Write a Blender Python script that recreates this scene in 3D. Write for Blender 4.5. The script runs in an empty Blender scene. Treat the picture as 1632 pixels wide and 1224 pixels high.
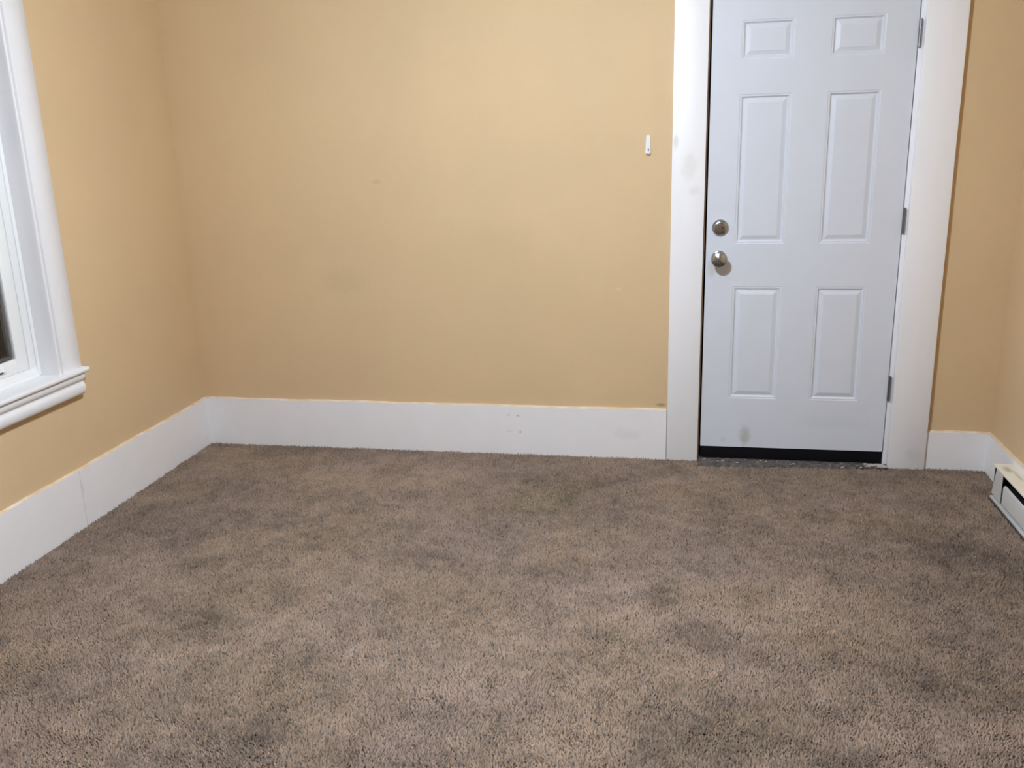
import bpy, bmesh, math, random
import numpy as np
from mathutils import Matrix, Vector

random.seed(4)
C = bpy.context.scene.collection
SC = bpy.context.scene

# ------------------------------------------------------------------ camera
cam_d = bpy.data.cameras.new('camera')
cam = bpy.data.objects.new('camera', cam_d)
C.objects.link(cam)
cam_d.sensor_fit = 'HORIZONTAL'
cam_d.sensor_width = 36.0
cam_d.lens = 36.0 * 1436.55 / 1632.0
cam_d.clip_start = 0.02
R_ = Vector((0.9833038660441533, 0.17978902800519375, -0.028096484327569362))
U_ = Vector((-0.02160292406049269, 0.26864310682334247, 0.9629975050997477))
F_ = Vector((-0.18068431225388185, 0.9463122035381609, -0.26804177424441117))
cam.matrix_world = Matrix(((R_.x, U_.x, -F_.x, 2.40543), (R_.y, U_.y, -F_.y, -4.118124),
                           (R_.z, U_.z, -F_.z, 1.513724), (0, 0, 0, 1)))
SC.camera = cam

# ------------------------------------------------------------------ world (night outside), exposure
w = bpy.data.worlds.new('night')
SC.world = w
w.use_nodes = True
w.node_tree.nodes['Background'].inputs[0].default_value = (0.010, 0.011, 0.016, 1)
w.node_tree.nodes['Background'].inputs[1].default_value = 0.6
SC.view_settings.view_transform = 'Standard'
SC.view_settings.look = 'None'
SC.view_settings.gamma = 1.0
SC.view_settings.use_curve_mapping = False
SC.view_settings.exposure = 0.0

LAMP_STRENGTH = 535.0
LAMP_COLOR = (0.83, 0.96, 1.09)
LAMP_POS = (1.84, -2.05, 2.50)          # on the ceiling, out of frame
CEIL = 2.52
W = 3.7787                              # right wall
YF = -5.60                              # wall behind the camera


# ------------------------------------------------------------------ helpers
def link(name, me, mat=None, parent=None):
    o = bpy.data.objects.new(name, me)
    C.objects.link(o)
    if mat is not None:
        me.materials.append(mat)
    if parent is not None:
        o.parent = parent
        o.matrix_parent_inverse = parent.matrix_world.inverted()
    return o


def obj(name, bm, mat, parent=None, smooth=None):
    bmesh.ops.recalc_face_normals(bm, faces=bm.faces[:])
    me = bpy.data.meshes.new(name)
    bm.to_mesh(me)
    bm.free()
    if smooth is not None:
        for p in me.polygons:
            p.use_smooth = True
        me.set_sharp_from_angle(angle=math.radians(smooth))
    return link(name, me, mat, parent)


def tag(o, label=None, cat=None, kind=None, group=None):
    if label:
        o['label'] = label
    if cat:
        o['category'] = cat
    if kind:
        o['kind'] = kind
    if group:
        o['group'] = group
    return o


def empty(name, loc):
    o = bpy.data.objects.new(name, None)
    o.empty_display_size = 0.05
    o.location = loc
    C.objects.link(o)
    o.matrix_world = Matrix.Translation(loc)
    return o


def box(bm, x0, x1, y0, y1, z0, z1, bev=0.0, seg=2):
    vs = [bm.verts.new((x, y, z)) for x in (x0, x1) for y in (y0, y1) for z in (z0, z1)]
    f = [(0, 1, 3, 2), (4, 6, 7, 5), (0, 4, 5, 1), (2, 3, 7, 6), (0, 2, 6, 4), (1, 5, 7, 3)]
    fs = [bm.faces.new([vs[i] for i in q]) for q in f]
    bmesh.ops.recalc_face_normals(bm, faces=fs)
    if bev > 0:
        es = {e for q in fs for e in q.edges}
        bmesh.ops.bevel(bm, geom=list(es), offset=bev, segments=seg, affect='EDGES', profile=0.5)
    return vs


def bx(name, mat, parent, x0, x1, y0, y1, z0, z1, bev=0.002, seg=2):
    bm = bmesh.new()
    box(bm, x0, x1, y0, y1, z0, z1, bev, seg)
    return obj(name, bm, mat, parent, smooth=40 if bev else None)


def extrude_profile(bm, pts, a, b, axis):
    """closed 2D profile swept straight from a to b. axis 'y': pts are (x,z); 'x': pts are (y,z); 'z': pts are (x,y)"""
    def P(p, t):
        return {'y': (p[0], t, p[1]), 'x': (t, p[0], p[1]), 'z': (p[0], p[1], t)}[axis]
    A = [bm.verts.new(P(p, a)) for p in pts]
    B = [bm.verts.new(P(p, b)) for p in pts]
    n = len(pts)
    for i in range(n):
        bm.faces.new((A[i], A[(i + 1) % n], B[(i + 1) % n], B[i]))
    bm.faces.new(A)
    bm.faces.new(B[::-1])


def lathe(bm, prof, cx, cy, cz, n=48):
    """profile (radius, distance towards the room); axis along -y"""
    rings = []
    for r, d in prof:
        if r < 1e-6:
            rings.append([bm.verts.new((cx, cy - d, cz))])
        else:
            rings.append([bm.verts.new((cx + r * math.cos(2 * math.pi * k / n), cy - d,
                                        cz + r * math.sin(2 * math.pi * k / n))) for k in range(n)])
    for a, b in zip(rings, rings[1:]):
        for k in range(n):
            k2 = (k + 1) % n
            if len(a) == 1:
                bm.faces.new((a[0], b[k], b[k2]))
            elif len(b) == 1:
                bm.faces.new((a[k], b[0], a[k2]))
            else:
                bm.faces.new((a[k], b[k], b[k2], a[k2]))


def wall_panel(bm, us, vs, hole, to3, thick):
    """flat wall with openings: grid over the cuts us, vs; cells for which hole(i,j) is true stay open"""
    def quad(p):
        bm.faces.new([bm.verts.new(q) for q in p])
    for i in range(len(us) - 1):
        for j in range(len(vs) - 1):
            if hole(i, j):
                continue
            c = [(us[i], vs[j]), (us[i + 1], vs[j]), (us[i + 1], vs[j + 1]), (us[i], vs[j + 1])]
            quad([to3(u, v, 0) for u, v in c])
            quad([to3(u, v, thick) for u, v in c])
            nb = [(i, j - 1), (i + 1, j), (i, j + 1), (i - 1, j)]
            for k in range(4):
                a, b = nb[k]
                out = a < 0 or b < 0 or a >= len(us) - 1 or b >= len(vs) - 1 or hole(a, b)
                if out:
                    p, q = c[k], c[(k + 1) % 4]
                    quad([to3(*p, 0), to3(*q, 0), to3(*q, thick), to3(*p, thick)])
    bmesh.ops.remove_doubles(bm, verts=bm.verts[:], dist=1e-5)


# ------------------------------------------------------------------ materials
def mat_base(name, color, rough=0.5, metal=0.0, spec=0.5):
    m = bpy.data.materials.new(name)
    m.use_nodes = True
    b = m.node_tree.nodes['Principled BSDF']
    b.inputs['Base Color'].default_value = (*color, 1)
    b.inputs['Roughness'].default_value = rough
    b.inputs['Metallic'].default_value = metal
    b.inputs['Specular IOR Level'].default_value = spec
    return m, m.node_tree, b


def add_noise(nt, scale, detail=3.0, rough=0.5, coord=None, stretch=None):
    if coord is None:
        coord = nt.nodes.new('ShaderNodeNewGeometry').outputs['Position']
    if stretch:
        mp = nt.nodes.new('ShaderNodeMapping')
        mp.inputs['Scale'].default_value = stretch
        nt.links.new(coord, mp.inputs['Vector'])
        coord = mp.outputs['Vector']
    n = nt.nodes.new('ShaderNodeTexNoise')
    n.inputs['Scale'].default_value = scale
    n.inputs['Detail'].default_value = detail
    n.inputs['Roughness'].default_value = rough
    nt.links.new(coord, n.inputs['Vector'])
    return n.outputs['Fac']


def ramp(nt, fac, p0, c0, p1, c1):
    r = nt.nodes.new('ShaderNodeValToRGB')
    r.color_ramp.elements[0].position = p0
    r.color_ramp.elements[0].color = (*c0, 1)
    r.color_ramp.elements[1].position = p1
    r.color_ramp.elements[1].color = (*c1, 1)
    nt.links.new(fac, r.inputs['Fac'])
    return r.outputs['Color']


def mix(nt, fac, a, b, mode='MIX'):
    m = nt.nodes.new('ShaderNodeMix')
    m.data_type = 'RGBA'
    m.blend_type = mode
    if isinstance(fac, (int, float)):
        m.inputs[0].default_value = fac
    else:
        nt.links.new(fac, m.inputs[0])
    for s, v in ((6, a), (7, b)):
        if isinstance(v, tuple):
            m.inputs[s].default_value = (*v, 1)
        else:
            nt.links.new(v, m.inputs[s])
    return m.outputs[2]


def math_node(nt, op, a, b=None):
    m = nt.nodes.new('ShaderNodeMath')
    m.operation = op
    for s, v in ((0, a), (1, b)):
        if v is None:
            continue
        if isinstance(v, (int, float)):
            m.inputs[s].default_value = v
        else:
            nt.links.new(v, m.inputs[s])
    return m.outputs[0]


def blob(nt, centre, radius, power=1.0):
    """soft stain of its own shape at a place on the thing: 1 in the middle, 0 beyond the (per-axis) radius"""
    pos = nt.nodes.new('ShaderNodeNewGeometry').outputs['Position']
    n = nt.nodes.new('ShaderNodeTexNoise')
    n.inputs['Scale'].default_value = 30.0
    n.inputs['Detail'].default_value = 3.0
    nt.links.new(pos, n.inputs['Vector'])
    mp = nt.nodes.new('ShaderNodeMapping')
    mp.vector_type = 'POINT'
    mp.inputs['Location'].default_value = [-c / r for c, r in zip(centre, radius)]
    mp.inputs['Scale'].default_value = [1 / r for r in radius]
    nt.links.new(pos, mp.inputs['Vector'])
    ln = nt.nodes.new('ShaderNodeVectorMath')
    ln.operation = 'LENGTH'
    nt.links.new(mp.outputs['Vector'], ln.inputs[0])
    d = math_node(nt, 'ADD', ln.outputs['Value'], math_node(nt, 'MULTIPLY', math_node(nt, 'SUBTRACT', n.outputs['Fac'], 0.5), 0.9))
    mr = nt.nodes.new('ShaderNodeMapRange')
    mr.interpolation_type = 'SMOOTHSTEP'
    mr.inputs['From Min'].default_value = 1.0
    mr.inputs['From Max'].default_value = 0.2
    mr.inputs['To Min'].default_value = 0.0
    mr.inputs['To Max'].default_value = power
    nt.links.new(d, mr.inputs['Value'])
    return mr.outputs['Result']


def bump(nt, b, height, strength, dist):
    n = nt.nodes.new('ShaderNodeBump')
    n.inputs['Strength'].default_value = strength
    n.inputs['Distance'].default_value = dist
    nt.links.new(height, n.inputs['Height'])
    nt.links.new(n.outputs['Normal'], b.inputs['Normal'])


def wall_paint(name, col, marks=()):
    m, nt, b = mat_base(name, col, 0.62, spec=0.3)
    v = add_noise(nt, 1.6, 4.0, 0.6)
    c = ramp(nt, v, 0.3, tuple(x * 0.965 for x in col), 0.7, tuple(min(1, x * 1.035) for x in col))
    for centre, rad, tint, p in marks:
        c = mix(nt, blob(nt, centre, rad, p), c, tint)
    nt.links.new(c, b.inputs['Base Color'])
    fine = add_noise(nt, 260.0, 2.0, 0.6)
    broad = add_noise(nt, 14.0, 3.0, 0.5)
    h = math_node(nt, 'ADD', math_node(nt, 'MULTIPLY', fine, 0.5), math_node(nt, 'MULTIPLY', broad, 1.2))
    bump(nt, b, h, 0.35, 0.0022)
    return m


def trim_paint(name, col, rough=0.38, marks=(), grain=(1, 1, 1)):
    m, nt, b = mat_base(name, col, rough, spec=0.45)
    v = add_noise(nt, 7.0, 5.0, 0.6, stretch=grain)
    c = ramp(nt, v, 0.3, tuple(x * 0.98 for x in col), 0.68, tuple(min(1, x * 1.01) for x in col))
    for centre, rad, tint, p in marks:
        c = mix(nt, blob(nt, centre, rad, p), c, tint)
    nt.links.new(c, b.inputs['Base Color'])
    bump(nt, b, add_noise(nt, 45.0, 3.0, 0.6, stretch=grain), 0.25, 0.0015)
    return m


WALLCOL = (0.670, 0.482, 0.286)
DIRT = (0.30, 0.27, 0.20)
M = {}
M['wall'] = wall_paint('tan wall paint', WALLCOL, [
    ((1.004, 0, 1.312), (0.030, 0.05, 0.016), (0.50, 0.37, 0.22), 0.55),
    ((0.803, 0, 0.844), (0.16, 0.05, 0.11), (0.58, 0.43, 0.25), 0.5),
    ((2.128, 0, 0.811), (0.020, 0.05, 0.010), (0.74, 0.56, 0.36), 0.8),
    ((1.55, 0, 1.02), (0.22, 0.05, 0.12), (0.60, 0.45, 0.265), 0.4),
    ((2.33, 0, 0.262), (0.035, 0.05, 0.012), (0.36, 0.29, 0.16), 0.9),
])
M['ceiling'] = wall_paint('white ceiling paint', (0.80, 0.79, 0.77))
M['trim'] = trim_paint('white trim paint', (0.80, 0.775, 0.785))
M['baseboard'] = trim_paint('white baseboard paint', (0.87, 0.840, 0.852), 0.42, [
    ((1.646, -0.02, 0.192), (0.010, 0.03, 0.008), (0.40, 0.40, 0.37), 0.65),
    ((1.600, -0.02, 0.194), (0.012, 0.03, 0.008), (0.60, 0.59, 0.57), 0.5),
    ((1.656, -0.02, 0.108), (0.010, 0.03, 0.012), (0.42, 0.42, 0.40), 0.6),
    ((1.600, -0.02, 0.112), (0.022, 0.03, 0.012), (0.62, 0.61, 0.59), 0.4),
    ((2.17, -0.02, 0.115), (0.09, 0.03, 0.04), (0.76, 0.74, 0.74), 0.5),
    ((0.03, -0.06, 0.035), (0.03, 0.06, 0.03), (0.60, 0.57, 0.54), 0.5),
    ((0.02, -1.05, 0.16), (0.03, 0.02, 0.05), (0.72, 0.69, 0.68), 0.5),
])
# tan tint, broken by noise, on the boards' up-facing top ledge
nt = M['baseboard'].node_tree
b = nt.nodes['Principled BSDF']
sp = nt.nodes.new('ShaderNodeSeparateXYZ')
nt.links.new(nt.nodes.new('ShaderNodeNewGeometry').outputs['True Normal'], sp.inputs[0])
ledge_tint = math_node(nt, 'MULTIPLY', math_node(nt, 'GREATER_THAN', sp.outputs['Z'], 0.25),
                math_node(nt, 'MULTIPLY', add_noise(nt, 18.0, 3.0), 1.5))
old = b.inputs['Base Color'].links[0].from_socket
nt.links.new(mix(nt, ledge_tint, old, (0.70, 0.52, 0.32)), b.inputs['Base Color'])
M['casing'] = trim_paint('white casing paint', (0.90, 0.88, 0.905), 0.36, [
    ((2.438, -0.02, 1.353), (0.050, 0.03, 0.085), (0.70, 0.67, 0.64), 0.4),
    ((2.458, -0.02, 1.25), (0.040, 0.03, 0.030), (0.68, 0.66, 0.63), 0.35),
    ((2.375, -0.02, 1.46), (0.016, 0.03, 0.05), (0.62, 0.57, 0.48), 0.5),
    ((3.46, -0.02, 0.06), (0.05, 0.03, 0.05), (0.74, 0.71, 0.70), 0.4),
], grain=(1, 1, 0.25))
M['door'] = trim_paint('cool white door paint', (0.680, 0.700, 0.775), 0.42, [
    ((2.719, 0, 0.118), (0.036, 0.03, 0.066), (0.40, 0.41, 0.37), 0.7),
    ((2.545, 0, 0.91), (0.030, 0.03, 0.06), (0.52, 0.50, 0.48), 0.55),
    ((2.62, 0, 0.10), (0.02, 0.03, 0.02), (0.52, 0.55, 0.54), 0.5),
    ((3.08, 0, 0.20), (0.20, 0.03, 0.05), (0.60, 0.645, 0.70), 0.4),
])
M['vinyl'] = trim_paint('white vinyl', (0.86, 0.855, 0.85), 0.3)
m, nt, b = mat_base('raw jamb wood', (0.34, 0.24, 0.15), 0.6)
nt.links.new(ramp(nt, add_noise(nt, 12.0, 4.0, 0.6, stretch=(6, 6, 0.6)), 0.3, (0.20, 0.14, 0.09), 0.7, (0.46, 0.34, 0.22)), b.inputs['Base Color'])
M['rawwood'] = m
m, nt, b = mat_base('black rubber', (0.005, 0.0045, 0.007), 0.8, spec=0.12)
bump(nt, b, add_noise(nt, 200.0), 0.2, 0.001)
M['rubber'] = m
m, nt, b = mat_base('dirty grey threshold', (0.2, 0.185, 0.18), 0.75)
nt.links.new(ramp(nt, add_noise(nt, 38.0, 5.0, 0.7), 0.38, (0.055, 0.046, 0.044), 0.75, (0.20, 0.178, 0.165)), b.inputs['Base Color'])
bump(nt, b, add_noise(nt, 90.0, 4.0), 0.5, 0.002)
M['threshold'] = m
m, nt, b = mat_base('satin nickel', (0.44, 0.44, 0.44), 0.22, 1.0)
nt.links.new(ramp(nt, add_noise(nt, 60.0, 3.0), 0.3, (0.37, 0.375, 0.385), 0.7, (0.46, 0.465, 0.475)), b.inputs['Base Color'])
M['nickel'] = m
m, nt, b = mat_base('hinge steel', (0.26, 0.255, 0.265), 0.36, 1.0)
bump(nt, b, add_noise(nt, 120.0), 0.1, 0.0005)
M['steel'] = m
m, nt, b = mat_base('dark keyway and lift shade', (0.02, 0.02, 0.02), 0.5)
M['dark'] = m
m, nt, b = mat_base('white plastic', (0.88, 0.89, 0.91), 0.25)
bump(nt, b, add_noise(nt, 90.0), 0.05, 0.0005)
M['plastic'] = m
m, nt, b = mat_base('grey window spacer and hook shade', (0.16, 0.145, 0.15), 0.4)
M['spacer'] = m
m, nt, b = mat_base('window glass', (0.96, 0.98, 0.97), 0.0)
b.inputs['Transmission Weight'].default_value = 1.0
b.inputs['IOR'].default_value = 1.33
M['glass'] = m
M['enamel'] = trim_paint('off white enamel', (0.64, 0.62, 0.60), 0.35)
M['cream'] = trim_paint('cream enamel', (0.80, 0.74, 0.615), 0.35, [
    ((3.725, -0.40, 0.147), (0.022, 0.05, 0.02), (0.33, 0.33, 0.28), 0.8),
    ((3.742, -0.47, 0.147), (0.012, 0.09, 0.02), (0.45, 0.42, 0.35), 0.7),
])
m, nt, b = mat_base('dark heater inside', (0.028, 0.024, 0.026), 0.6, 0.3)
bump(nt, b, add_noise(nt, 150.0), 0.2, 0.001)
M['heaterdark'] = m
m, nt, b = mat_base('carpet backing', (0.10, 0.082, 0.068), 0.95, spec=0.05)
nt.links.new(ramp(nt, add_noise(nt, 90.0, 4.0, 0.7), 0.3, (0.07, 0.057, 0.048), 0.7, (0.15, 0.122, 0.102)), b.inputs['Base Color'])
M['backing'] = m
m, nt, b = mat_base('carpet fibre', (0.3, 0.25, 0.2), 0.95, spec=0.08)
at = nt.nodes.new('ShaderNodeAttribute')
at.attribute_name = 'fibre'
nt.links.new(at.outputs['Color'], b.inputs['Base Color'])
b.inputs['Sheen Weight'].default_value = 0.15
M['fibre'] = m
m, nt, b = mat_base('lit frosted glass', (0.9, 0.9, 0.9), 0.5)
b.inputs['Emission Color'].default_value = (*LAMP_COLOR, 1)
b.inputs['Emission Strength'].default_value = LAMP_STRENGTH
M['lamp'] = m

# ------------------------------------------------------------------ room shell
bm = bmesh.new()
box(bm, -0.12, W + 0.12, YF - 0.12, 0.12, -0.13, -0.010)
floor = tag(obj('floor', bm, M['backing']), 'mottled taupe brown wall-to-wall carpet with dark stains', 'floor', 'structure')

bm = bmesh.new()
box(bm, -0.12, W + 0.12, YF - 0.12, 0.12, CEIL, CEIL + 0.1)
tag(obj('ceiling', bm, M['ceiling']), 'plain white ceiling over the room', 'ceiling', 'structure')

DO0, DO1, DOT = 2.478, 3.366, 2.125       # door opening in the back wall
bm = bmesh.new()
wall_panel(bm, [-0.12, DO0, DO1, W + 0.12], [-0.010, DOT, CEIL], lambda i, j: i == 1 and j == 0,
           lambda u, v, t: (u, t, v), 0.12)
tag(obj('wall_back', bm, M['wall']), 'tan painted wall that holds the white door', 'wall', 'structure')

WO0, WO1, WZ0, WZ1 = -2.005, -1.060, 0.622, 2.19   # window opening in the left wall
bm = bmesh.new()
wall_panel(bm, [YF, WO0, WO1, 0.0], [-0.010, WZ0, WZ1, CEIL], lambda i, j: i == 1 and j == 1,
           lambda u, v, t: (-t, u, v), 0.12)
tag(obj('wall_left', bm, M['wall']), 'tan painted wall around the white-framed window', 'wall', 'structure')
bm = bmesh.new()
box(bm, W, W + 0.12, YF, 0.0, -0.010, CEIL)
tag(obj('wall_right', bm, M['wall']), 'tan painted wall above the baseboard heater', 'wall', 'structure')
bm = bmesh.new()
box(bm, -0.12, W + 0.12, YF - 0.12, YF, -0.010, CEIL)
tag(obj('wall_front', bm, M['wall']), 'tan wall behind the viewer, facing the door', 'wall', 'structure')


# ------------------------------------------------------------------ baseboards
def wavy_board(name, axis, a, b, face, thick, ztop, mat, parent=None, n=70, seed=0, amp=0.0022):
    """board along x or y whose brushed top edge wanders a little. face: coordinate of the wall plane; thick signed"""
    rnd = random.Random(seed)
    ph = [rnd.uniform(0, 6.28) for _ in range(4)]
    bm = bmesh.new()
    rows = []
    for i in range(n + 1):
        t = a + (b - a) * i / n
        dz = amp * (math.sin(t * 9 + ph[0]) * 0.5 + math.sin(t * 23 + ph[1]) * 0.35 + math.sin(t * 61 + ph[2]) * 0.3)
        prof = [(0, -0.010), (thick, -0.010), (thick, ztop - 0.006 + dz), (thick * 0.55, ztop - 0.001 + dz), (0, ztop + dz)]
        rows.append([bm.verts.new((t, face + p, z) if axis == 'x' else (face + p, t, z)) for p, z in prof])
    for r, s in zip(rows, rows[1:]):
        for k in range(5):
            k2 = (k + 1) % 5
            bm.faces.new((r[k], r[k2], s[k2], s[k]))
    bm.faces.new(rows[0])
    bm.faces.new(rows[-1][::-1])
    return obj(name, bm, mat, parent, smooth=35)


HB, HR = 0.2435, 0.1735
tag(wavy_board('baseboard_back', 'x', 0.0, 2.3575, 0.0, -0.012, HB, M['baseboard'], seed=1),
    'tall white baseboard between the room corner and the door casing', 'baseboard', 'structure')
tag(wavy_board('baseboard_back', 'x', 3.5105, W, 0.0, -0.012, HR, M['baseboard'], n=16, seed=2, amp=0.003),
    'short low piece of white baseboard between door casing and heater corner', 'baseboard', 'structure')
bl = tag(empty('baseboard_left', (0, -2.4, 0)), 'long white baseboard running below the window', 'baseboard', 'structure')
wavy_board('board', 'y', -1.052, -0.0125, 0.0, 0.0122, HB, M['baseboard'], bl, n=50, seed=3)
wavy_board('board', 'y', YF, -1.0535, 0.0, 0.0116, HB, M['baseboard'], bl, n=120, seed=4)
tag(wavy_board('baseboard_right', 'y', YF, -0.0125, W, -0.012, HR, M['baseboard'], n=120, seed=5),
    'low white baseboard running behind the heater', 'baseboard', 'structure')

# ------------------------------------------------------------------ door casing, jambs, threshold
tr = tag(empty('trim_1', (2.93, 0, 0)), 'wide flat white casing boards around the door', 'door casing', 'structure')
bx('casing_board', M['casing'], tr, 2.3600, 2.5030, -0.021, 0.0, -0.008, 2.135, 0.0025)
bx('casing_board', M['casing'], tr, 3.3510, 3.5092, -0.027, 0.0, -0.008, 2.135, 0.0025)
bx('casing_board', M['casing'], tr, 2.3450, 3.5240, -0.023, 0.0, 2.1355, 2.285, 0.0025)
tag(bx('jamb', M['rawwood'], tr, 2.4785, 2.5095, 0.0005, 0.119, -0.009, 2.124, 0.001), 'bare brown wood edge of the latch-side jamb')
bx('jamb', M['casing'], tr, 3.3345, 3.3655, 0.0, 0.119, -0.009, 2.124, 0.001)
bx('jamb', M['casing'], tr, 2.510, 3.334, 0.0, 0.119, 2.101, 2.124, 0.001)
bm = bmesh.new()
box(bm, 2.5095, 2.523, 0.047, 0.075, -0.009, 2.10)
ws = obj('weatherstrip', bm, M['rubber'], tr)
tag(ws, 'black strip in the gap beside the door')
bm = bmesh.new()
box(bm, 3.324, 3.3345, 0.047, 0.075, -0.009, 2.10)
obj('weatherstrip', bm, M['rubber'], tr)
# threshold board with a ragged dirty front edge
bm = bmesh.new()
n = 60
front, back = [], []
for i in range(n + 1):
    x = 2.504 + (3.349 - 2.504) * i / n
    y = -0.088 + 0.045 * i / n + random.uniform(-0.006, 0.006)
    front.append([bm.verts.new((x, y, -0.0098)), bm.verts.new((x, y + 0.004, 0.001 + random.uniform(-0.002, 0.002)))])
    back.append([bm.verts.new((x, 0.118, -0.0098)), bm.verts.new((x, 0.118, 0.004)), bm.verts.new((x, -0.012, 0.004 + random.uniform(-0.001, 0.003)))])
for i in range(n):
    f0, f1, b0, b1 = front[i], front[i + 1], back[i], back[i + 1]
    bm.faces.new((f0[0], f1[0], f1[1], f0[1]))
    bm.faces.new((f0[1], f1[1], b1[2], b0[2]))
    bm.faces.new((b0[2], b1[2], b1[1], b0[1]))
    bm.faces.new((b0[1], b1[1], b1[0], b0[0]))
    bm.faces.new((b0[0], b1[0], f1[0], f0[0]))
bm.faces.new((front[0][0], front[0][1], back[0][2], back[0][1], back[0][0]))
bm.faces.new((front[n][0], back[n][0], back[n][1], back[n][2], front[n][1]))
tag(obj('threshold', bm, M['threshold'], tr), 'grey dirty threshold strip under the door')
# pale crumbs of paint and plaster lying on the threshold
bm = bmesh.new()
for _ in range(22):
    x = random.uniform(2.53, 3.33)
    y = random.uniform(-0.07, -0.004)
    s = random.uniform(0.002, 0.006)
    bmesh.ops.create_icosphere(bm, subdivisions=1, radius=s,
                               matrix=Matrix.Translation((x, y, 0.005)) @ Matrix.Diagonal((1.4, 1, 0.6, 1)))
for _ in range(26):
    x = random.uniform(3.26, 3.345)
    y = random.uniform(-0.045, -0.008)
    s = random.uniform(0.004, 0.010)
    bmesh.ops.create_icosphere(bm, subdivisions=1, radius=s,
                               matrix=Matrix.Translation((x, y, 0.005)) @ Matrix.Diagonal((1.5, 1, 0.5, 1)))
m, nt, b = mat_base('pale crumbs', (0.45, 0.41, 0.38), 0.9)
cr = tag(obj('crumbs', bm, m, tr), 'pale crumbs of plaster along the threshold', kind='stuff')

# ------------------------------------------------------------------ door
SL, SR, SB, ST = 2.5170, 3.3302, 0.0647, 2.0967
PX = [2.6380, 2.8510, 2.9963, 3.2065]
PZ = [1.9401, 1.7823, 1.6448, 1.0142, 0.8245, 0.3020]
door = tag(empty('door_1', (SL, 0.02, 0.0)), 'closed cool white six-panel door with nickel knob', 'door', 'structure')
bm = bmesh.new()
xs = [SL, PX[0], PX[1], PX[2], PX[3], SR]
zs = [SB, PZ[5], PZ[4], PZ[3], PZ[2], PZ[1], PZ[0], ST]


def V(x, y, z):
    return bm.verts.new((x, y, z))


holes = [(i, j) for i in (1, 3) for j in (1, 3, 5)]
for i in range(5):
    for j in range(7):
        if (i, j) in holes:
            continue
        bm.faces.new((V(xs[i], 0, zs[j]), V(xs[i + 1], 0, zs[j]), V(xs[i + 1], 0, zs[j + 1]), V(xs[i], 0, zs[j + 1])))
RING = [(0.0, 0.0), (0.003, 0.0014), (0.0095, 0.0018), (0.0145, 0.0085), (0.0165, 0.0090)]
for i, j in holes:
    rr = []
    for ins, d in RING:
        rr.append([(xs[i] + ins, d, zs[j] + ins), (xs[i + 1] - ins, d, zs[j] + ins),
                   (xs[i + 1] - ins, d, zs[j + 1] - ins), (xs[i] + ins, d, zs[j + 1] - ins)])
    for a, b_ in zip(rr, rr[1:]):
        for k in range(4):
            k2 = (k + 1) % 4
            bm.faces.new([V(*a[k]), V(*a[k2]), V(*b_[k2]), V(*b_[k])])
# edges and back of the slab
for q in ([(SL, 0, SB), (SL, .044, SB), (SL, .044, ST), (SL, 0, ST)], [(SR, 0, SB), (SR, .044, SB), (SR, .044, ST), (SR, 0, ST)],
          [(SL, 0, SB), (SR, 0, SB), (SR, .044, SB), (SL, .044, SB)], [(SL, 0, ST), (SR, 0, ST), (SR, .044, ST), (SL, .044, ST)],
          [(SL, .044, SB), (SR, .044, SB), (SR, .044, ST), (SL, .044, ST)]):
    bm.faces.new([V(*p) for p in q])
bmesh.ops.remove_doubles(bm, verts=bm.verts[:], dist=1e-5)
obj('slab', bm, M['door'], door)
for i, j in holes:                       # the raised panels inside the moulded rings
    bm = bmesh.new()
    prof = [(0.0166, 0.0140), (0.0166, 0.0088), (0.0185, 0.0086), (0.034, 0.0030), (0.037, 0.0026)]
    rr = [[V(xs[i] + a, d, zs[j] + a), V(xs[i + 1] - a, d, zs[j] + a), V(xs[i + 1] - a, d, zs[j + 1] - a), V(xs[i] + a, d, zs[j + 1] - a)] for a, d in prof]
    for a, b_ in zip(rr, rr[1:]):
        for k in range(4):
            bm.faces.new((a[k], a[(k + 1) % 4], b_[(k + 1) % 4], b_[k]))
    bm.faces.new(rr[-1])
    bm.faces.new(rr[0][::-1])
    obj('panel', bm, M['door'], door)
tag(bx('door_sweep', M['rubber'], door, SL + 0.001, SR - 0.001, 0.004, 0.040, 0.0065, SB - 0.0005, 0.001), 'black rubber sweep under the door')

# deadbolt: round domed rose with a keyed cylinder
db = tag(empty('deadbolt', (2.5755, 0, 1.0863)), 'round nickel deadbolt above the knob')
db.parent = door
db.matrix_parent_inverse = door.matrix_world.inverted()
bm = bmesh.new()
lathe(bm, [(0.0, -0.002), (0.0355, -0.002), (0.0358, 0.004), (0.0345, 0.008), (0.030, 0.0125), (0.024, 0.0155), (0.0205, 0.0162), (0.0198, 0.0145), (0.0, 0.0145)], 2.5755, 0, 1.0863)
obj('rose', bm, M['nickel'], db, smooth=32)
bm = bmesh.new()
lathe(bm, [(0.0, 0.0147), (0.0175, 0.0147), (0.0172, 0.0175), (0.0150, 0.0190), (0.0, 0.0194)], 2.5755, 0, 1.0863)
obj('cylinder_face', bm, M['nickel'], db, smooth=32)
bm = bmesh.new()
box(bm, 2.5830, 2.5875, -0.0205, -0.0180, 1.0815, 1.0905, 0.0006)
obj('keyway', bm, M['dark'], db)

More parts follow.
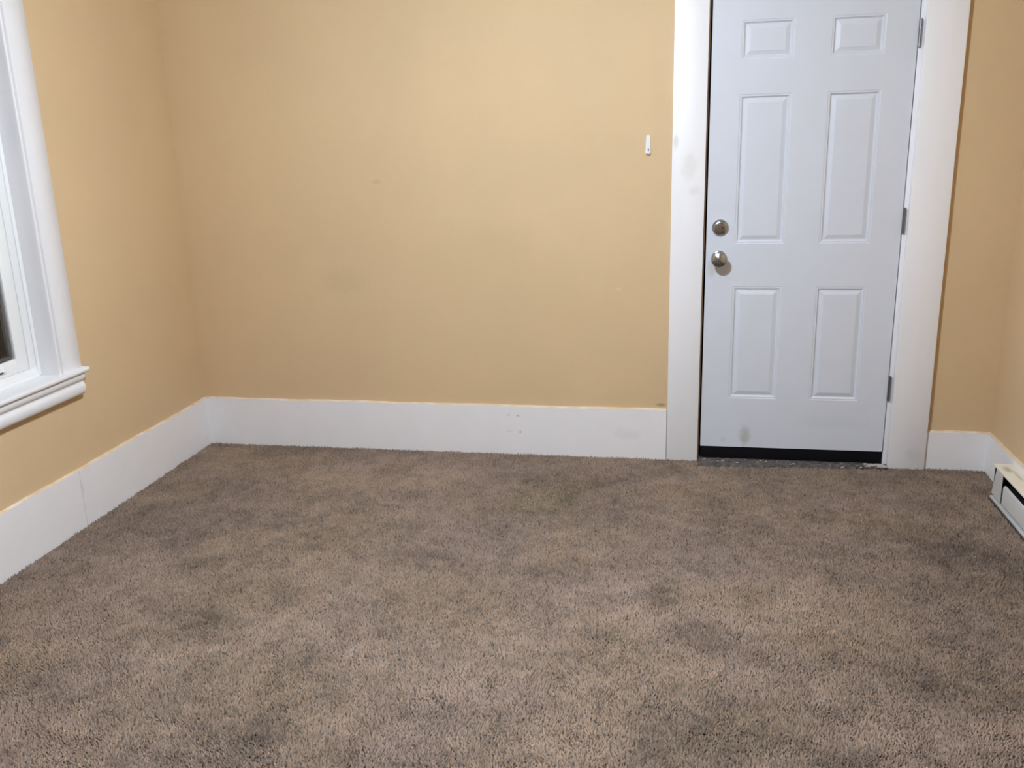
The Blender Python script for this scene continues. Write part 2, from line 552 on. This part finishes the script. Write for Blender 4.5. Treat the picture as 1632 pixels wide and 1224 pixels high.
# knob
kb = tag(empty('door_knob', (2.5735, 0, 0.9522)), 'satin nickel door knob with a shallow cone face')
kb.parent = door
kb.matrix_parent_inverse = door.matrix_world.inverted()
bm = bmesh.new()
lathe(bm, [(0.0, -0.002), (0.0325, -0.002), (0.0330, 0.003), (0.0315, 0.006), (0.026, 0.009), (0.016, 0.0115), (0.0, 0.0115)], 2.5735, 0, 0.9522)
obj('rose', bm, M['nickel'], kb, smooth=32)
bm = bmesh.new()
lathe(bm, [(0.0135, 0.0100), (0.0122, 0.018), (0.0120, 0.027), (0.0135, 0.0305)], 2.5735, 0, 0.9522)
obj('neck', bm, M['nickel'], kb, smooth=40)
bm = bmesh.new()
lathe(bm, [(0.0, 0.0300), (0.014, 0.0300), (0.0195, 0.034), (0.028, 0.043), (0.0335, 0.052), (0.0348, 0.0565), (0.0335, 0.0605), (0.030, 0.0630),
           (0.020, 0.0672), (0.010, 0.0708), (0.0, 0.0730)], 2.5735, 0, 0.9522, 64)
obj('grip', bm, M['nickel'], kb, smooth=40)

# hinges
for z0, z1 in ((1.803, 1.910), (1.055, 1.1605), (0.311, 0.421)):
    hg = empty('hinge', (3.3345, -0.004, z0))
    hg.parent = door
    hg.matrix_parent_inverse = door.matrix_world.inverted()
    bm = bmesh.new()
    k = 5
    h = (z1 - z0) / k
    for q in range(k):                   # five knuckles
        bmesh.ops.create_cone(bm, cap_ends=True, segments=16, radius1=0.0062, radius2=0.0062, depth=h - 0.0007,
                              matrix=Matrix.Translation((3.3360, -0.0062, z0 + h * (q + 0.5))))
    tag(obj('knuckle', bm, M['steel'], hg, smooth=40), kind='stuff')
    bm = bmesh.new()
    bmesh.ops.create_cone(bm, cap_ends=True, segments=12, radius1=0.0032, radius2=0.0032, depth=z1 - z0 + 0.006,
                          matrix=Matrix.Translation((3.3360, -0.0062, (z0 + z1) / 2)))
    obj('pin', bm, M['steel'], hg, smooth=40)
    bm = bmesh.new()
    box(bm, 3.3310, 3.3332, -0.0035, 0.030, z0, z1)
    obj('leaf', bm, M['steel'], hg)

# ------------------------------------------------------------------ window (left wall)
win = tag(empty('window_1', (0, -1.53, WZ0)), 'white double-hung window showing black night glass', 'window', 'structure')
Y1, Y0 = -1.080, -1.985                  # inner faces of the jambs
ZS = 0.648                               # top of the stool


def side_casing(s):
    """s=+1: jamb at Y1, board towards the corner; s=-1: the far one"""
    base = Y1 if s > 0 else Y0
    pts = [(0, 0.1365), (0.018, 0.1365), (0.0205, 0.134), (0.0205, 0.0265), (0.0195, 0.0255), (0.0105, 0.0245), (0.0095, 0.0215),
           (0.0100, 0.0155), (0.0205, 0.0140), (0.0232, 0.0105), (0.0234, 0.0045), (0.0205, 0.0010), (0.017, 0.0), (0, 0.0)]
    bm = bmesh.new()
    extrude_profile(bm, [(x, base + s * y) for x, y in pts], ZS, 2.165, 'z')
    obj('side_casing', bm, M['trim'], win, smooth=50)
    bm = bmesh.new()
    a, b_ = sorted((base, base + s * 0.0195))
    box(bm, -0.119, 0.0, a, b_, WZ0 + 0.001, WZ1 - 0.001)
    obj('jamb', bm, M['trim'], win)


side_casing(1)
side_casing(-1)
bx('head_casing', M['trim'], win, 0.0, 0.022, Y0 - 0.15, Y1 + 0.15, 2.1655, 2.31, 0.002)
bx('head_jamb', M['trim'], win, -0.119, 0.0, Y0, Y1, 2.165, 2.189, 0.001)
# stool with horns past the casing, rounded nose
bm = bmesh.new()
nose = [(0.0005, 0.629), (0.043, 0.629), (0.0465, 0.6305), (0.0485, 0.634), (0.0490, 0.6385), (0.0480, 0.643), (0.045, 0.6468), (0.040, 0.648), (0.0005, 0.648)]
extrude_profile(bm, nose, Y0 - 0.145, -0.9345, 'y')
box(bm, -0.0555, 0.0005, Y0 + 0.0005, Y1 - 0.0005, 0.629, 0.648)
obj('stool', bm, M['trim'], win, smooth=40)
bm = bmesh.new()
ap = [(0.0005, 0.6288), (0.037, 0.6288), (0.0385, 0.622), (0.0385, 0.612), (0.0365, 0.604), (0.031, 0.5985), (0.0265, 0.595), (0.0260, 0.590),
      (0.029, 0.586), (0.0335, 0.580), (0.0350, 0.571), (0.0345, 0.560), (0.032, 0.549), (0.027, 0.5415), (0.020, 0.5395), (0.0005, 0.5395)]
extrude_profile(bm, ap, Y0 - 0.122, -0.957, 'y')
obj('apron', bm, M['trim'], win, smooth=45)


def frame_ring(bm, x0, x1, ya, yb, za, zb, wl, wr, wb, wt, bev=0.0015):
    """rectangular frame: ya<yb; members wl (at ya), wr (at yb), wb, wt"""
    box(bm, x0, x1, ya, ya + wl, za, zb, bev)
    box(bm, x0, x1, yb - wr, yb, za, zb, bev)
    box(bm, x0, x1, ya + wl, yb - wr, za, za + wb, bev)
    box(bm, x0, x1, ya + wl, yb - wr, zb - wt, zb, bev)


bm = bmesh.new()
frame_ring(bm, -0.117, -0.056, Y0 + 0.0005, Y1 - 0.0005, 0.6485, 2.1645, 0.019, 0.019, 0.026, 0.02)
obj('outer_frame', bm, M['vinyl'], win, smooth=40)
bm = bmesh.new()
extrude_profile(bm, [(-0.1165, 0.6483), (-0.0535, 0.6483), (-0.0540, 0.653), (-0.0575, 0.664), (-0.0585, 0.6880), (-0.1165, 0.6880)], Y0 + 0.0205, Y1 - 0.0205, 'y')
obj('sill_ramp', bm, M['vinyl'], win, smooth=50)
bm = bmesh.new()
frame_ring(bm, -0.117, -0.0585, Y0 + 0.0215, Y1 - 0.0215, 0.6755, 2.143, 0.0365, 0.0365, 0.012, 0.018)
obj('track_liner', bm, M['vinyl'], win, smooth=40)
gy0, gy1 = Y0 + 0.119, Y1 - 0.119        # glass edges


def sash(name, x0, x1, za, zb, wb, wt):
    s = empty(name, (x1, (Y0 + Y1) / 2, za))
    s.parent = win
    s.matrix_parent_inverse = win.matrix_world.inverted()
    bm = bmesh.new()
    frame_ring(bm, x0, x1, Y0 + 0.0605, Y1 - 0.0605, za, zb, 0.0585, 0.0585, wb, wt)
    obj('sash_frame', bm, M['vinyl'], s, smooth=40)
    xg = (x0 + x1) / 2 + 0.003
    bm = bmesh.new()
    box(bm, xg - 0.002, xg + 0.002, gy0 - 0.004, gy1 + 0.004, za + wb - 0.004, zb - wt + 0.004)
    obj('pane', bm, M['glass'], s)
    bm = bmesh.new()  # spacer strip added to draw the grey line reflected in the panes
    frame_ring(bm, xg - 0.016, xg - 0.004, gy0 + 0.006, gy1 - 0.006, za + wb + 0.004, zb - wt - 0.004, 0.010, 0.010, 0.010, 0.010, 0)
    tag(obj('spacer', bm, M['spacer'], s), 'grey spacer strip tracing the reflected line around the glass')
    return s


low = sash('lower_sash', -0.086, -0.060, 0.6885, 1.42, 0.054, 0.040)
sash('upper_sash', -0.1145, -0.0875, 1.385, 2.124, 0.040, 0.054)
tag(bx('lift_handle', M['vinyl'], low, -0.0605, -0.0425, -1.79, -1.272, 0.7165, 0.7225, 0.001), 'finger lift along the bottom rail')
bm = bmesh.new()
box(bm, -0.0605, -0.0597, -1.785, -1.277, 0.7050, 0.7164)  # dark strip put in for the shade under the finger lift
obj('lift_shade', bm, M['dark'], low)

# ------------------------------------------------------------------ baseboard heater (right wall)
XB, XF = W - 0.0125, 3.6945
HY0, HY1 = -1.93, -0.334
ht = tag(empty('baseboard_heater', (XB, HY1, 0.0)), 'low cream electric baseboard heater along the right wall', 'heater')
bx('back_plate', M['heaterdark'], ht, XB - 0.003, XB, HY0, HY1, 0.012, 0.143, 0.0)
bm = bmesh.new()
hood = [(XB, 0.1465), (XF + 0.004, 0.1465), (XF + 0.001, 0.1452), (XF, 0.1425), (XF, 0.1385), (XF + 0.0015, 0.1385), (XF + 0.0015, 0.1415),
        (XF + 0.004, 0.1445), (XB, 0.1445)]
extrude_profile(bm, hood, HY0, HY1, 'y')
tag(obj('hood', bm, M['cream'], ht, smooth=40), 'cream top hood with a dark scuff')
for a, b_, sg in ((HY1 - 0.108, HY1, 1), (HY0, HY0 + 0.108, -1)):
    bm = bmesh.new()                     # plate whose outer edge leans, leaving a dark gap at the end
    e = b_ if sg > 0 else a
    inner = a if sg > 0 else b_
    q = [(inner, 0.020), (e - sg * 0.004, 0.020), (e - sg * 0.034, 0.1383), (inner, 0.1383)]
    A = [bm.verts.new((XF + 0.002, y, z)) for y, z in q]
    B = [bm.verts.new((XF + 0.004, y, z)) for y, z in q]
    for k in range(4):
        bm.faces.new((A[k], A[(k + 1) % 4], B[(k + 1) % 4], B[k]))
    bm.faces.new(A)
    bm.faces.new(B[::-1])
    obj('end_cap', bm, M['enamel'], ht)
    bm = bmesh.new()
    box(bm, XF + 0.007, XB - 0.0035, min(e, e - sg * 0.004), max(e, e - sg * 0.004), 0.014, 0.1440)
    obj('end_plate', bm, M['heaterdark'], ht)
bm = bmesh.new()
fp = [(XF + 0.001, 0.024), (XF + 0.001, 0.092), (XF + 0.003, 0.0975), (XF + 0.010, 0.1005), (XF + 0.010, 0.0990), (XF + 0.0045, 0.0962), (XF + 0.0025, 0.0915), (XF + 0.0025, 0.024)]
extrude_profile(bm, fp, HY0 + 0.118, HY1 - 0.1300, 'y')
obj('front_panel', bm, M['enamel'], ht, smooth=40)
bm = bmesh.new()
box(bm, XF - 0.006, XB - 0.003, HY0, HY1 - 0.012, 0.0015, 0.0125, 0.003)
obj('bottom_rail', bm, M['enamel'], ht, smooth=40)
bm = bmesh.new()
box(bm, XF + 0.010, XB - 0.004, HY0 + 0.113, HY1 - 0.113, 0.0128, 0.022)
obj('floor_pan', bm, M['heaterdark'], ht)
fin_me = None
for k in range(88):                      # the dark fins of the element inside
    y = HY1 - 0.125 - k * 0.0152
    if fin_me is None:
        bm = bmesh.new()
        box(bm, XF + 0.014, XB - 0.008, -0.0004, 0.0004, 0.040, 0.096)
        f = obj('fin', bm, M['heaterdark'], ht)
        fin_me = f.data
        f.location.y += y
    else:
        f = link('fin', fin_me, None, ht)
        f.location.y += y
bm = bmesh.new()
bmesh.ops.create_cone(bm, cap_ends=True, segments=12, radius1=0.006, radius2=0.006, depth=HY1 - HY0 - 0.225,
                      matrix=Matrix.Translation(((XF + XB) / 2, (HY0 + HY1) / 2, 0.068)) @ Matrix.Rotation(math.pi / 2, 4, 'X'))
obj('element_tube', bm, M['heaterdark'], ht, smooth=40)

# ------------------------------------------------------------------ white stick-on hook beside the door
hx, hz = 2.2566, 1.4475
hk = tag(empty('wall_hook', (hx, 0, hz)), 'small white plastic stick-on hook on tan wall beside the door', 'hook')


def hook_outline(half_w, z0, z1, top_k, n=14):
    pts = []
    for k in range(n + 1):               # top arc
        a = math.pi * k / n
        pts.append((hx + half_w * top_k * math.cos(a), z1 - half_w * 1.5 + half_w * 1.5 * math.sin(a)))
    for k in range(n + 1):               # bottom arc
        a = math.pi + math.pi * k / n
        pts.append((hx + half_w * math.cos(a), z0 + half_w * 0.55 + half_w * 0.55 * math.sin(a)))
    return pts


bm = bmesh.new()
levels = [(0.0125, 0.0, 0.0), (0.0128, 0.003, 0.0), (0.0120, 0.0055, 0.0006), (0.0095, 0.0075, 0.003)]
rings = []
for hw, d, ins in levels:
    rings.append([bm.verts.new((x, -d - 0.0002, z)) for x, z in hook_outline(hw, hz - 0.0425 + ins, hz + 0.0435 - ins, 0.78)])
for a, b_ in zip(rings, rings[1:]):
    nn = len(a)
    for k in range(nn):
        bm.faces.new((a[k], a[(k + 1) % nn], b_[(k + 1) % nn], b_[k]))
bm.faces.new(rings[-1])
bm.faces.new(rings[0][::-1])
obj('back_plate', bm, M['plastic'], hk, smooth=40)
bm = bmesh.new()
path = [(0.0065, -0.0350), (0.0090, -0.0380), (0.0120, -0.0385), (0.0148, -0.0370), (0.0160, -0.0335), (0.0160, -0.0290)]
prev = None
for i, (d, z) in enumerate(path):
    t = 0.0022
    hw = 0.0075 if i < 4 else (0.0066 if i == 4 else 0.0045)
    j0, j1 = max(0, i - 1), min(len(path) - 1, i + 1)
    tx, tz = path[j1][0] - path[j0][0], path[j1][1] - path[j0][1]
    L = math.hypot(tx, tz)
    nx, nz = -tz / L * t, tx / L * t
    ring = [bm.verts.new((hx + sx * hw, -(d + sn * nx), hz + z + sn * nz)) for sx, sn in ((-1, -1), (1, -1), (1, 1), (-1, 1))]
    if prev:
        for k in range(4):
            bm.faces.new((prev[k], prev[(k + 1) % 4], ring[(k + 1) % 4], ring[k]))
    else:
        bm.faces.new(ring[::-1])
    prev = ring
bm.faces.new(prev)
hko = obj('hook_arm', bm, M['plastic'], hk, smooth=60)
bm = bmesh.new()  # dark disc painting the shade in the gap behind the arm
bmesh.ops.create_cone(bm, cap_ends=True, segments=16, radius1=0.0030, radius2=0.0030, depth=0.0012,
                      matrix=Matrix.Translation((hx + 0.0012, -0.0080, hz - 0.0205)) @ Matrix.Diagonal((1, 1, 1.9, 1)) @ Matrix.Rotation(math.pi / 2, 4, 'X'))
tag(obj('gap_shade', bm, M['spacer'], hk), 'dark disc painted as the shade behind the hook')

# ------------------------------------------------------------------ ceiling light (above the frame)
cl = tag(empty('ceiling_light', (LAMP_POS[0], LAMP_POS[1], CEIL)), 'round flush ceiling light with frosted glass dome', 'light')
LX, LY = LAMP_POS[0], LAMP_POS[1]


def vlathe(bm, prof, n=40):
    rings = []
    for r, z in prof:
        rings.append([bm.verts.new((LX, LY, z))] if r < 1e-6 else
                     [bm.verts.new((LX + r * math.cos(2 * math.pi * k / n), LY + r * math.sin(2 * math.pi * k / n), z)) for k in range(n)])
    for a, b_ in zip(rings, rings[1:]):
        for k in range(n):
            k2 = (k + 1) % n
            if len(b_) == 1:
                bm.faces.new((a[k], a[k2], b_[0]))
            elif len(a) == 1:
                bm.faces.new((a[0], b_[k], b_[k2]))
            else:
                bm.faces.new((a[k], a[k2], b_[k2], b_[k]))


bm = bmesh.new()
vlathe(bm, [(0, CEIL), (0.120, CEIL), (0.122, CEIL - 0.012), (0.116, CEIL - 0.022), (0, CEIL - 0.022)])
obj('base', bm, M['enamel'], cl, smooth=40)
bm = bmesh.new()
vlathe(bm, [(0.108, CEIL - 0.0225), (0.114, CEIL - 0.040), (0.110, CEIL - 0.062), (0.092, CEIL - 0.085), (0.060, CEIL - 0.102), (0.025, CEIL - 0.110), (0, CEIL - 0.1115)])
obj('dome', bm, M['lamp'], cl, smooth=60)

# ------------------------------------------------------------------ carpet pile: one little tapered tuft after another
rng = np.random.default_rng(7)


def vnoise(x, y, scale, seed):
    g = np.random.default_rng(seed).random((256, 256))
    fx, fy = x / scale + 50.0, y / scale + 50.0
    ix, iy = np.floor(fx).astype(int), np.floor(fy).astype(int)
    tx, ty = fx - ix, fy - iy
    tx, ty = tx * tx * (3 - 2 * tx), ty * ty * (3 - 2 * ty)
    def G(a, b):
        return g[a % 256, b % 256]
    return (G(ix, iy) * (1 - tx) + G(ix + 1, iy) * tx) * (1 - ty) + (G(ix, iy + 1) * (1 - tx) + G(ix + 1, iy + 1) * tx) * ty


STEP = 0.0066
PX0, PX1, PY0, PY1 = 0.0127, W - 0.0127, -3.10, -0.0127
gx, gy = np.meshgrid(np.arange(PX0 + 0.003, PX1, STEP), np.arange(PY0, PY1 - 0.002, STEP), indexing='ij')
x = (gx + rng.uniform(-0.42, 0.42, gx.shape) * STEP).ravel()
y = (gy + rng.uniform(-0.42, 0.42, gy.shape) * STEP).ravel()
keep = (x > PX0 + 0.002) & (x < PX1 - 0.002) & (y < PY1 - 0.002)
# cut back at the threshold and kept out of the heater's footprint
edge = -0.088 + 0.045 * (x - 2.504) / 0.845 + (vnoise(x, y, 0.02, 3) - 0.5) * 0.02
keep &= ~((x > 2.503) & (x < 3.350) & (y > edge))
keep &= ~((x > XF - 0.009) & (y < HY1 + 0.002) & (y > HY0 - 0.002))
x, y = x[keep], y[keep]
N = len(x)
lum = np.ones(N)
big = (vnoise(x * 0.8, y, 0.34, 11) - 0.5) * 0.30 + (vnoise(x * 0.7, y, 0.15, 12) - 0.5) * 0.30 + (vnoise(x, y, 0.06, 13) - 0.5) * 0.26 + (vnoise(x, y, 0.026, 14) - 0.5) * 0.24
lum += big
# stains: centre x, y, radius x, y, strength
STAINS = [(2.36, -1.33, .075, .13, .46), (2.48, -1.54, .10, .11, .40), (1.30, -1.86, .09, .08, .26), (2.55, -.52, .22, .16, .24),
          (3.00, -1.14, .16, .10, .20), (3.15, -1.75, .16, .10, .26), (2.02, -1.16, .09, .14, .18), (1.345, -1.15, .30, .08, .16),
          (1.32, -2.18, .10, .12, .24), (0.89, -1.69, .08, .10, .22), (2.82, -2.11, .10, .07, .30), (3.45, -1.0, .22, .30, .16),
          (3.42, -1.75, .20, .30, .16), (2.30, -0.62, .12, .05, .15), (0.55, -1.15, .14, .10, .14), (0.75, -1.30, .28, .07, .12),
          (2.10, -1.95, .20, .10, .12), (0.80, -0.65, .25, .08, .12), (2.75, -1.35, .12, .16, .12), (1.75, -2.05, .1, .06, .16),
          (0.45, -0.95, .12, .10, .12), (2.72, -0.80, .2, .10, .10), (2.05, -1.45, .12, .07, .12)]
wob = vnoise(x, y, 0.035, 21) - 0.5
for cx, cy, rx, ry, s in STAINS:
    d = np.hypot((x - cx) / rx, (y - cy) / ry) + wob * 0.7
    lum -= s * np.clip(1.25 - d, 0, 1) ** 1.3
rect = ((x > 1.72) & (x < 2.00) & (y < -0.33) & (y > -0.72) & (wob > -0.42))
lum -= 0.10 * rect
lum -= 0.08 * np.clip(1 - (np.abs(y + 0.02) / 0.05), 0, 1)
fleck = rng.normal(0, 0.13, N) - 0.34 * (rng.random(N) < 0.07)
lum = np.clip(lum + fleck, 0.30, 1.7)
base = np.array([0.265, 0.187, 0.138])
hue = rng.normal(0, 0.035, N)[:, None] * np.array([1.0, 0.1, -0.9])
warm = (vnoise(x, y, 0.22, 31) - 0.5)[:, None] * np.array([0.03, 0.02, -0.10])
green = rect[:, None] * np.array([-0.01, 0.01, -0.05])
violet = np.clip((x - 2.6) / 1.1, 0, 1)[:, None] * np.array([0.0, 0.0, 0.0])
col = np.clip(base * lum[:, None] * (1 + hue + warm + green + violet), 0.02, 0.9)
ang = rng.uniform(0, 2 * np.pi, N)
rad = rng.uniform(0.0034, 0.0050, N)
hgt = rng.uniform(-0.003, 0.0022, N) + (vnoise(x, y, 0.03, 41) - 0.5) * 0.005
lean = rng.normal(0, 0.0022, (N, 2)) + np.stack([(vnoise(x, y, 0.05, 42) - 0.5) * 0.006, (vnoise(x, y, 0.05, 43) - 0.5) * 0.006], 1)
co = np.zeros((N, 4, 3), dtype=np.float32)
for k in range(3):
    a = ang + k * 2 * np.pi / 3
    co[:, k, 0] = np.clip(x + rad * np.cos(a), PX0, PX1)
    co[:, k, 1] = np.minimum(y + rad * np.sin(a), PY1)
    co[:, k, 2] = -0.0100
co[:, 3, 0] = np.clip(x + lean[:, 0], PX0, PX1)
co[:, 3, 1] = np.minimum(y + lean[:, 1], PY1)
co[:, 3, 2] = hgt
idx = np.arange(N, dtype=np.int32)[:, None] * 4
tri = np.concatenate([idx + 0, idx + 1, idx + 3, idx + 1, idx + 2, idx + 3, idx + 2, idx + 0, idx + 3], 1).ravel().astype(np.int32)
me = bpy.data.meshes.new('carpet_pile')
me.vertices.add(N * 4)
me.vertices.foreach_set('co', co.ravel())
me.loops.add(N * 9)
me.loops.foreach_set('vertex_index', tri)
me.polygons.add(N * 3)
me.polygons.foreach_set('loop_start', np.arange(0, N * 9, 3, dtype=np.int32))
me.update(calc_edges=True)
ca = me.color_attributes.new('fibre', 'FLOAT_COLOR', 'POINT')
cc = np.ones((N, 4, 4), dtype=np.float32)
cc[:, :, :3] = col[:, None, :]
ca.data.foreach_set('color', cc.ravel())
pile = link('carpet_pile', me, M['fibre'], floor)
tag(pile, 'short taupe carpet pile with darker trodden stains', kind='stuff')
